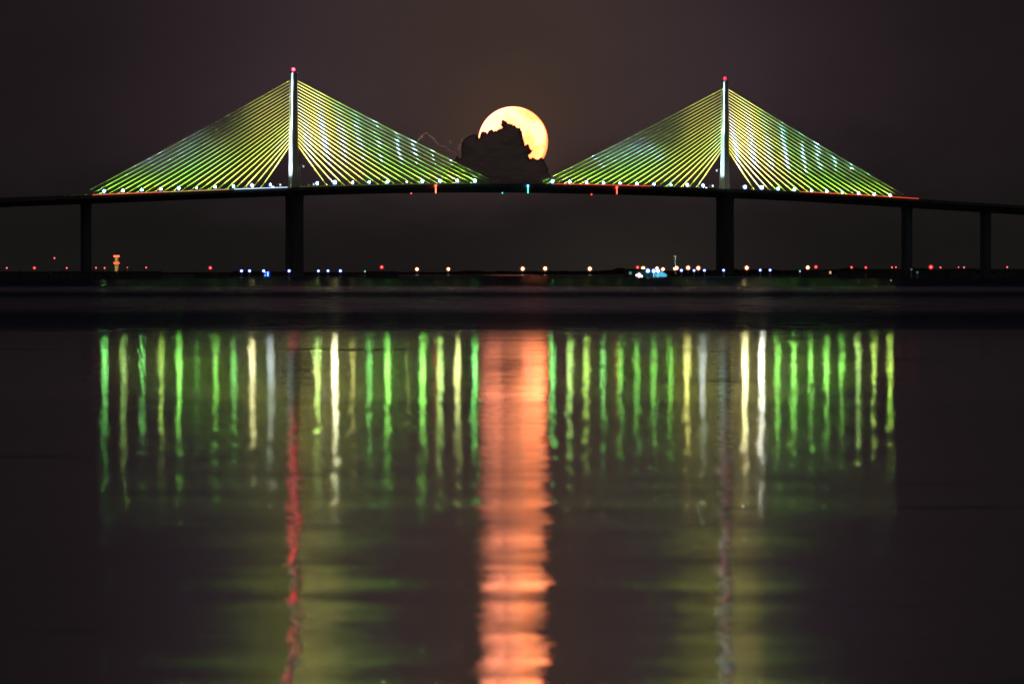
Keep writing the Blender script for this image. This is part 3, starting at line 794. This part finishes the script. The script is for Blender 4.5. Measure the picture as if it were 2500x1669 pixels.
def quay(x0, x1, ytop, D, label):
    w_ = (x1 - x0) / F * D; c = px((x0 + x1) / 2, HZ, D); c.z = 0; h = CAMH + (HZ - ytop) / F * D
    e = empty('fender_wall', c)
    AX = Vector((1, 0, 0)); AY = Vector((0, 1, 0))
    m = MB(); m.box((0, 0, h / 2 - 2.5), AX, AY, ZV, w_ / 2, 4.5, h / 2 + 2.0); m.build('wall_face', M_dolph, e)
    m = MB(); m.box((0, 0, h - 0.24), AX, AY, ZV, w_ / 2 + 0.2, 4.8, 0.237); m.build('coping', M_dolph, e)
    # timber fender posts
    m = MB(); n = max(2, int(w_ / 3.2))
    for i in range(n + 1):
        x = -w_ / 2 + 0.3 + (w_ - 0.6) * i / n
        m.tube((x, -4.75, -3), (x, -4.75, h - 0.5 + 0.12 * (i % 3)), 0.22, n=7)
    o = m.build('fender_posts', M_rock, e); o['kind'] = 'stuff'
    # bollards
    m = MB()
    for i in range(max(1, int(w_ / 14))):
        x = -w_ / 2 + 5 + i * 14.0
        if x < w_ / 2 - 1: m.lathe((x, -3, h), [(0.3, 0), (0.22, 0.3), (0.22, 0.5), (0.36, 0.6), (0.36, 0.75)], 8)
    if m.v: m.build('mooring_posts', M_black, e)
    tag(e, label, 'fender wall', 'low dark fender walls beside the outer piers')
quay(-130, 120, 662.5, 3500, 'low dark fender wall at the left edge of the view')
quay(127, 393, 661.8, 3500, 'long low dark fender wall in front of the far left pier')
quay(2046, 2110, 660.8, 3900, 'short low dark fender wall left of the slim right pier')
quay(2116, 2221, 660.3, 3800, 'low dark fender wall ending at the thin pale post')
quay(2243, 2383, 660, 3800, 'low dark fender wall between the two slim right piers')
quay(2431, 2640, 659.5, 3800, 'low dark fender wall at the right edge of the view')
def post(x, y0, D, col, st, label, w_=0.3):
    c = px(x, HZ, D); c.z = 0; h = CAMH + (HZ - y0) / F * D
    e = empty('marker_post', c)
    m = MB(); m.tube((0, 0, -3), (0, 0, h), w_, w_ * 0.8, 8); m.build('pole', M_pylon, e)
    m = MB(); m.lathe((0, 0, h), [(w_ * 1.2, 0), (w_ * 1.5, 0.3), (w_ * 1.5, 0.8), (w_ * 0.4, 1.0)], 10); m.build('lamp', lens_mat(col, st), e)
    tag(e, label, 'marker post')
post(2225, 660, 3780, (.7, .8, .8), .12, 'thin pale marker post beside the first slim right pier', .35)
post(2239.5, 667, 3780, (.1, .9, 1), .15, 'short teal marker post beside the first slim right pier', .4)
post(891, 664.5, 4130, (.4, .9, 1), .8, 'small cyan lit marker post at the left end of the round bumper', .25)
post(1953, 664, 4330, (.3, .8, 1), 1.2, 'small cyan lit marker post at the left of the right round bumper', .25)

# ------------------------------------------------------------------ far shore
def treeline(name, prof, D, depth, label, seed, r0=2.0, dens=0.8):
    """mass of mangrove crowns: many small leafy faces filling the outline's volume"""
    rnd = random.Random(seed); m = MB()
    for i in range(len(prof) - 1):
        (xa, ya), (xb, yb) = prof[i], prof[i + 1]
        n = max(1, int((xb - xa) * dens))
        for k in range(n):
            t = (k + rnd.random()) / n; x = xa + (xb - xa) * t; y = ya + (yb - ya) * t
            dd = rnd.uniform(0, depth); top = px(x, y + rnd.uniform(-0.6, 1.8), D + dd); 
            r = r0 * rnd.uniform(0.6, 1.5); z = max(top.z - r * 0.6, 0.4)
            # crown
            while z > -0.3:
                cc = Vector((top.x + rnd.uniform(-1, 1) * r, top.y, z))
                o = len(m.v); m.ball(cc, r, 7, 5, sz=0.75)
                for q in range(o, len(m.v)):
                    v = Vector(m.v[q]); m.v[q] = tuple(cc + (v - cc) * rnd.uniform(0.75, 1.25))
                z -= r * 0.9
    ob = m.build(name, M_leaf)
    tag(ob, label, 'trees', kind='stuff')
treeline('far_mangroves', [(380, 671.5), (470, 670.5), (500, 668), (560, 666), (575, 663), (600, 661.5), (640, 663), (700, 664), (760, 665), (870, 668), (975, 666), (1000, 664), (1060, 665), (1120, 663.5), (1140, 661.5), (1165, 661), (1185, 664), (1235, 661.8), (1265, 664), (1300, 662), (1330, 664.5), (1345, 661.5), (1420, 662.5), (1470, 661), (1495, 659), (1508, 655.5), (1520, 655), (1532, 660), (1560, 662), (1600, 663), (1625, 662), (1650, 661), (1690, 659.5), (1740, 660.5), (1770, 657.5), (1800, 657.5), (1815, 659), (1850, 659), (1868, 655.5), (1880, 658), (1925, 661), (1960, 658.5), (2030, 659), (2070, 654.5), (2090, 655), (2120, 658), (2200, 657), (2240, 655), (2290, 658), (2370, 656), (2430, 657.5), (2560, 657)], 9300, 120, 'low dark mangrove trees along the far shore behind the bridge', 5, 2.2, 0.9)
treeline('near_mangroves', [(565, 671), (590, 668.5), (640, 669), (690, 670), (745, 669.5), (800, 670.5), (850, 671), (872, 674)], 4750, 25, 'low dark bushes on the islet round the left tower pier', 8, 1.0, 1.2)
treeline('near_bushes', [(1618, 676), (1626, 672), (1640, 670), (1700, 669.5), (1780, 670), (1850, 670.5), (1920, 671.5), (1950, 675)], 4600, 25, 'low dark bushes on the islet in front of the right tower pier', 9, 1.0, 1.2)
def islet(x0, x1, D, dep):
    m = MB(); a = px(x0, HZ, D); b = px(x1, HZ, D); n = 60; rnd = random.Random(int(x0))
    for i in range(n):
        t = 2 * math.pi * i / n; c = (a + b) / 2
        p = Vector((c.x + math.cos(t) * (b.x - a.x) / 2 * rnd.uniform(.97, 1.03), D + dep / 2 + math.sin(t) * dep / 2, 0))
        m.v.append((p.x, p.y, -2.0)); 
    for i in range(n):
        v = m.v[i]; c = (a + b) / 2
        m.v.append((c.x + (v[0] - c.x) * .97, D + dep / 2 + (v[1] - D - dep / 2) * .9, 0.5 + rnd.uniform(-.1, .2)))
    m.f = [(i, (i + 1) % n, n + (i + 1) % n, n + i) for i in range(n)] + [tuple(range(n, 2 * n))]
    tag(m.build('islet', M_rock), kind='structure')
islet(560, 880, 4700, 90); islet(1612, 1958, 4560, 90)
m = MB(); m.box((0, 12000, 0.2), Vector((1, 0, 0)), Vector((0, 1, 0)), ZV, 9000, 2760, 0.45); tag(m.build('far_shore', M_land), kind='structure')

# high-mast and harbour lights on the far shore
def far_lamp(x, y, D, kind_, size, label, cat='lamp', gname=None, pole=True):
    base = px(x, HZ, D); base.z = 0.6
    h = CAMH + (HZ - y) / F * D - 0.6
    e = empty({'red': 'warning_light', 'blue': 'harbour_lamp', 'orange': 'high_mast_lamp', 'white': 'harbour_lamp'}[kind_], base)
    u = D / F
    m = MB(); m.tube((0, 0, 0), (0, 0, h - size * u * 0.3), 0.45 if kind_ != 'red' else 0.2, 0.3 if kind_ != 'red' else 0.15, 7)
    m.build('pole', M_steel, e)
    r = size * u * 0.5
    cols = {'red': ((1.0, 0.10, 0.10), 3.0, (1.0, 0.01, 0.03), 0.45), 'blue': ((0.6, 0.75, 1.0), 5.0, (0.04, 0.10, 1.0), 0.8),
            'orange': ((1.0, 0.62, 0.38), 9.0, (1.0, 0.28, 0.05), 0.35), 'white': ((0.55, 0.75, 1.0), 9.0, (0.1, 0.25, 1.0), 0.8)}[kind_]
    # lantern, then a dimmer glowing ring that imitates the halo round it
    m = MB(); m.lathe((0, 0, h - r), [(r * .35, 0), (r * .85, r * .5), (r, r), (r * .85, r * 1.5), (r * .35, r * 2)], 14); m.build('lantern', lens_mat(cols[0], cols[1]), e, smooth=True)
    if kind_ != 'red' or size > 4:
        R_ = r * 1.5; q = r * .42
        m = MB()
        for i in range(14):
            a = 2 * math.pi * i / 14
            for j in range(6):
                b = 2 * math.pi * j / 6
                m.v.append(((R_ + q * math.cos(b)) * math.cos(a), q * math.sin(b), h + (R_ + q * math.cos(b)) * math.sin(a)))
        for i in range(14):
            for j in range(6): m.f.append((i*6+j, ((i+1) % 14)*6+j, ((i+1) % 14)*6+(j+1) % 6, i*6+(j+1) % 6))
        m.build('glow_ring', lens_mat(cols[2], cols[3]), e)
    tag(e, label, cat, gname)
    return e
GR = 'red warning lights low over the horizon'; GB = 'blue-white lamps along the far shore'; GO = 'orange high-mast lamps on the far shore'
for (x, y, sz, lb) in [
    (16.6, 654, 4, 'red warning light nearest the left edge of the view'),
    (84, 654, 5, 'double-sized red light second from the left edge'),
    (133, 630, 4, 'red warning light standing highest above the left horizon'),
    (163, 654, 4, 'red warning light just left of the far left pier'),
    (234.5, 653.6, 4, 'red warning light just right of the far left pier'),
    (255.5, 654, 4, 'red warning light just left of the banded chimney'),
    (311, 653, 2.5, 'tiny faint red light just right of the banded chimney'),
    (357, 653, 4, 'red warning light over the right end of the long fender wall'),
    (513.4, 653.8, 6, 'larger red warning light above the dull green bumper'),
    (932, 652, 6.5, 'round red warning light above the dark bumper right of the left pier'),
    (1556.6, 652.6, 6, 'red warning light at the left end of the harbour lights'),
    (1992, 651.5, 6, 'red warning light beside the orange lamp over the right bumper'),
    (2079, 652.5, 4.5, 'red warning light left of the slim right pier, farther one'),
    (2113.7, 653, 4.5, 'red warning light left of the slim right pier, middle one'),
    (2177.5, 652.6, 4, 'left one of the red pair touching the first slim right pier'),
    (2187.3, 652.3, 3.5, 'right one of the red pair touching the first slim right pier'),
    (2272.6, 651.8, 7.5, 'brightest orange-red light between the two slim right piers'),
    (2296, 652.6, 4, 'red light right of the brightest orange-red one'),
    (2340, 652.3, 3, 'small red light left of the second slim right pier'),
    (2353.5, 652.6, 4, 'red light close to the left side of the second slim right pier'),
    (2459, 652, 4, 'red warning light nearest the right edge of the view')]:
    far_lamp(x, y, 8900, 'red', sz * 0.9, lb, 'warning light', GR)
for (x, y, sz, lb) in [
    (589.6, 661.3, 5, 'blue harbour lamp farthest left of the left tower pier'),
    (609.3, 661.2, 5, 'blue harbour lamp second from the left'),
    (643.7, 661.3, 5, 'blue harbour lamp above the blue lit panel'),
    (705.8, 661.3, 5, 'blue harbour lamp in front of the left tower pier'),
    (777.3, 661.5, 4.5, 'blue harbour lamp first right of the left tower pier'),
    (800.8, 661.1, 4.5, 'blue harbour lamp second right of the left tower pier'),
    (831, 661.1, 5, 'blue harbour lamp third right of the left tower pier'),
    (1663.5, 660, 5, 'blue lamp just right of the signal tower'),
    (1694.5, 660.3, 4.5, 'blue lamp between the two orange lamps left of the right pier'),
    (1719.8, 660, 4.5, 'blue lamp right of the orange lamps left of the right pier'),
    (1766.5, 659.8, 4.5, 'blue lamp in front of the right tower pier'),
    (1856, 659.4, 4.5, 'left blue lamp of the two right of the right tower pier'),
    (1880, 659.4, 4.5, 'right blue lamp of the two right of the right tower pier')]:
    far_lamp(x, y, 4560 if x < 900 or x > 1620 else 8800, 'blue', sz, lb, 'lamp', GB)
for (x, y, sz, lb) in [
    (1018, 657, 6, 'orange high-mast lamp right of the dark round bumper'),
    (1094.6, 656.8, 6, 'orange high-mast lamp below the long red navigation light'),
    (1276, 656, 7, 'orange high-mast lamp below the left part of the moon'),
    (1331, 655.4, 7, 'orange high-mast lamp just right below the moon'),
    (1440, 656, 7, 'orange high-mast lamp alone left of the harbour lights'),
    (1570.4, 655, 7.5, 'orange lamp next to the red light in the harbour group'),
    (1604, 655, 6, 'orange lamp above the pair of tall white harbour lamps'),
    (1618.6, 657, 6, 'orange lamp above the blue lit roof'),
    (1647.3, 655.8, 5.5, 'left orange lamp at the foot of the signal tower'),
    (1652, 654.2, 6.5, 'right orange lamp at the foot of the signal tower'),
    (1680, 653.6, 7, 'orange lamp farther right of the signal tower'),
    (1704.8, 654.2, 7, 'orange lamp nearest the right tower pier on its left'),
    (1823, 653.7, 7, 'pinkish orange lamp right of the right tower pier'),
    (1972, 653, 6.5, 'orange lamp standing over the right round bumper')]:
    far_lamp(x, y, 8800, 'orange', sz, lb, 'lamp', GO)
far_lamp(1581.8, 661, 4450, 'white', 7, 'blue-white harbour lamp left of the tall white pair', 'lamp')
for x, lb in ((1596, 'left one of two tall white harbour lamps by the blue roof'), (1606.5, 'right one of two tall white harbour lamps by the blue roof')):
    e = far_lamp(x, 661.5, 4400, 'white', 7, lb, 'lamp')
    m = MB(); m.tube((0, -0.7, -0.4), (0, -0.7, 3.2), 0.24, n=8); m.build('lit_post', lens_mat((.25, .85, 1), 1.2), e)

# banded chimney with rings of red lights
def chimney():
    D = 8900; u = D / F; c = px(284.8, HZ, D); c.z = 0.6; h = CAMH + (HZ - 625) / F * D - 0.6
    e = empty('banded_chimney', c)
    mm = principled('chimney_concrete', (0.55, 0.45, 0.22), 0.9, 0.2, 0.3)
    m = MB(); m.lathe((0, 0, 0), [(5.2 * u, 0), (4.6 * u, h * .5), (4.2 * u, h)], 20); m.build('shaft', mm, e)
    for k, (zz, n, st) in enumerate(((h - 1.0, 4, 3.0), (h - 18.7 * u, 4, 2.0))):
        m = MB(); m.lathe((0, 0, zz - .5), [(5.6 * u, 0), (5.6 * u, .8)], 20); m.build('gallery', M_steel, e)
        for i in range(n):
            x = (i - (n - 1) / 2) * 3.6 * u
            m = MB(); m.lathe((x, -6.0 * u, zz - 0.2), [(.5, 0), (.95, .5), (.95, 1.6), (.5, 2.1)], 10); m.build('ring_light', lens_mat((1, .13, .04), st), e)
    for k in (-1, 1):
        sp_ = spot('uplight', c + Vector((k * 16, -26, 1)), c + Vector((0, 0, h * .5)), (1.0, .75, .35), 500, 30, 1.0, .4, parent=e)
    tag(e, 'short banded chimney with two rings of red lights above the left fender wall', 'chimney')
chimney()
# signal tower among the harbour lights
def sigtower():
    D = 8850; u = D / F; c = px(1648.6, HZ, D); c.z = 0.6; h = CAMH + (HZ - 624) / F * D - 0.6
    e = empty('signal_tower', c); mm = principled('tower_paint', (0.6, 0.62, 0.58), 0.8, 0.1, 0.3)
    m = MB(); m.lathe((0, 0, 0), [(1.5 * u, 0), (1.1 * u, h - 8 * u), (1.0 * u, h - 2 * u)], 12); m.build('shaft', mm, e)
    m = MB(); m.lathe((0, 0, h - 3.8 * u), [(1.6 * u, 0), (3.4 * u, .6 * u), (3.4 * u, 3 * u), (2.4 * u, 3.8 * u)], 16); m.build('cabin', mm, e)
    m = MB(); m.lathe((0, 0, h - 9.4 * u), [(1.4 * u, 0), (3.2 * u, .4 * u), (3.2 * u, 1.5 * u)], 16); m.build('platform', mm, e)
    spot('uplight', c + Vector((-14, -30, 1)), c + Vector((0, 0, h * .8)), (.7, 1.0, .85), 1500, 22, 1.0, .4, parent=e)
    tag(e, 'slim grey-green signal tower rising above the orange harbour lamps', 'tower')
sigtower()
# harbour sheds
def shed():
    D = 4470; u = D / F
    AX = Vector((1, 0, 0)); AY = Vector((0, 1, 0))
    mg = principled('shed_green', (0.06, 0.09, 0.05), 0.9, 0.3, 0.3)
    c = px(1558, HZ, D + 10); c.z = 0.3; e = empty('harbour_shed', c)
    h = 3.6
    m = MB(); m.box((0, 0, h / 2), AX, AY, ZV, 35 * u, 6, h / 2); m.build('wall', mg, e)
    m = MB(); m.add([Vector(q) for q in ((-36 * u, -6.5, h), (36 * u, -6.5, h), (36 * u, 6.5, h), (-36 * u, 6.5, h), (-30 * u, 0, h + 1.0), (32 * u, 0, h + 1.0))], [(0, 1, 5, 4), (2, 3, 4, 5), (1, 2, 5), (3, 0, 4), (3, 2, 1, 0)]); m.build('roof', mg, e)
    m = MB(); m.box((-19.5 * u, -6.12, 2.1), AX, AY, ZV, .75, .1, .75); m.build('window', lens_mat((.55, .75, .7), .28), e)
    for (a, b, cc, st) in ((-36.5 + 33, 0, (.9, .75, 1), 5),):
        pass
    tag(e, 'low dull green harbour shed with one pale window', 'shed')
    c = px(1601, HZ, D); c.z = 0.3; e = empty('boathouse', c)
    mt = principled('boathouse_sheet', (0.35, 0.55, 0.62), 0.6, 0.1, 0.3)
    v = [(-2 * u, -4, 0), (27 * u, -4, 0), (27 * u, 4, 0), (-2 * u, 4, 0), (-2 * u, -4, 4.0), (6 * u, -4, 4.3), (6 * u, 4, 4.3), (-2 * u, 4, 4.0), (27 * u, -4, 1.0), (27 * u, 4, 1.0)]
    m = MB(); m.add([Vector(q) for q in v], [(3, 2, 1, 0), (0, 1, 8, 5, 4), (3, 7, 6, 9, 2), (0, 4, 7, 3), (1, 2, 9, 8)]); m.build('wall', mt, e)
    m = MB(); m.add([Vector(q) for q in ((-2.4 * u, -4.3, 4.05), (6 * u, -4.3, 4.36), (27.4 * u, -4.3, 1.04), (-2.4 * u, 4.3, 4.05), (6 * u, 4.3, 4.36), (27.4 * u, 4.3, 1.04), (-2.4 * u, -4.3, 4.15), (6 * u, -4.3, 4.48), (27.4 * u, -4.3, 1.16), (-2.4 * u, 4.3, 4.15), (6 * u, 4.3, 4.48), (27.4 * u, 4.3, 1.16))],
        [(0, 1, 7, 6), (1, 2, 8, 7), (3, 9, 10, 4), (4, 10, 11, 5), (6, 7, 10, 9), (7, 8, 11, 10), (0, 3, 4, 1), (1, 4, 5, 2), (0, 6, 9, 3), (2, 5, 11, 8)]); m.build('roof', mt, e)
    for k in (4, 16):
        spot('flood', c + Vector((k * u, -13, 1.2)), c + Vector(((k + 1) * u, 0, 1.8)), (.15, .75, 1.0), 210, 50, 1.0, .3, parent=e)
    tag(e, 'cyan lit boathouse with a sloping roof behind the two white lamps', 'boathouse')
    # moored boat with many lamps
    c = px(1561, HZ, 4380); c.z = 0; e = empty('lit_boat', c)
    m = MB(); L = 8.5 * u
    v = [(-L, 0, .2), (-L * .8, -1.2, .2), (L * .7, -1.2, .2), (L, 0, .3), (L * .7, 1.2, .2), (-L * .8, 1.2, .2)]
    top = [(a * 1.1, b * 1.3, 1.2) for a, b, _ in v]
    m.add([Vector(q) for q in v + top], [(5, 4, 3, 2, 1, 0), (6, 7, 8, 9, 10, 11)] + [(i, (i + 1) % 6, 6 + (i + 1) % 6, 6 + i) for i in range(6)]); m.build('hull', M_black, e)
    m = MB(); m.box((0, 0, 1.8), AX, AY, ZV, L * .55, .9, .6); m.box((-.2 * L, 0, 2.65), AX, AY, ZV, L * .3, .7, .25); m.build('cabin', M_steel, e)
    for (x, y, r, col, st) in ((1554, 671.5, .45, (1, .85, 1), 5), (1560.3, 671, .85, (.9, .85, 1), 9), (1566.7, 674, .5, (1, .9, .85), 6), (1566.5, 679.8, .5, (1, .9, .8), 5), (1560.5, 681, .6, (.85, .75, 1), 6), (1554.5, 680.8, .35, (1, .7, .6), 3), (1555, 677.3, .45, (1, .12, .06), 1.2)):
        p = px(x, y, 4376) - c; m = MB(); p.z = max(p.z, .5); m.ball(p, r, 10, 6); m.build('deck_light', lens_mat(col, st), e, smooth=True)
    tag(e, 'boat with a cluster of white, pink and red lights before the green shed', 'boat')
    # blue lit panel on the islet left of the tower pier
    c = px(652, HZ, 4540); c.z = 0.2; e = empty('lit_sign', c)
    m = MB(); m.box((0, 0, 1.6), AX, AY, ZV, 1.7, .25, 1.5); m.build('panel', lens_mat((.01, .07, 1), .75), e)
    for k in (-1, 1):
        m = MB(); m.tube((k * 1.1, 0, -.8), (k * 1.1, 0, .1), .12, n=6); m.build('leg', M_steel, e)
    for (a, b) in ((-1.1, 2.6), (-1.1, .9), (.45, 2.6), (.45, 1.7), (.45, .8)):
        m = MB(); m.ball((a, -.4, b), .42 if a > 0 else .3, 8, 5); m.build('bulb', lens_mat((.3, .6, 1), 3), e)
    tag(e, 'blue glowing panel with brighter bulbs low on the islet left of the pier', 'lit panel')
    # window light on the right bumper
    c = px(2027, HZ, 4338); c.z = CAMH + (HZ - 668.5) / F * 4338; e = empty('lantern_box', c)
    m = MB(); m.box((0, 0, .75), AX, AY, ZV, .55, .2, .75); m.build('glass', lens_mat((1, .6, .3), .7), e)
    m = MB(); m.box((0, 0.05, 1.6), AX, AY, ZV, .65, .3, .09); m.box((0, .05, -.1), AX, AY, ZV, .65, .3, .09); m.build('frame', M_black, e)
    tag(e, 'small amber lantern box at the right end of the right round bumper', 'lantern')
shed()
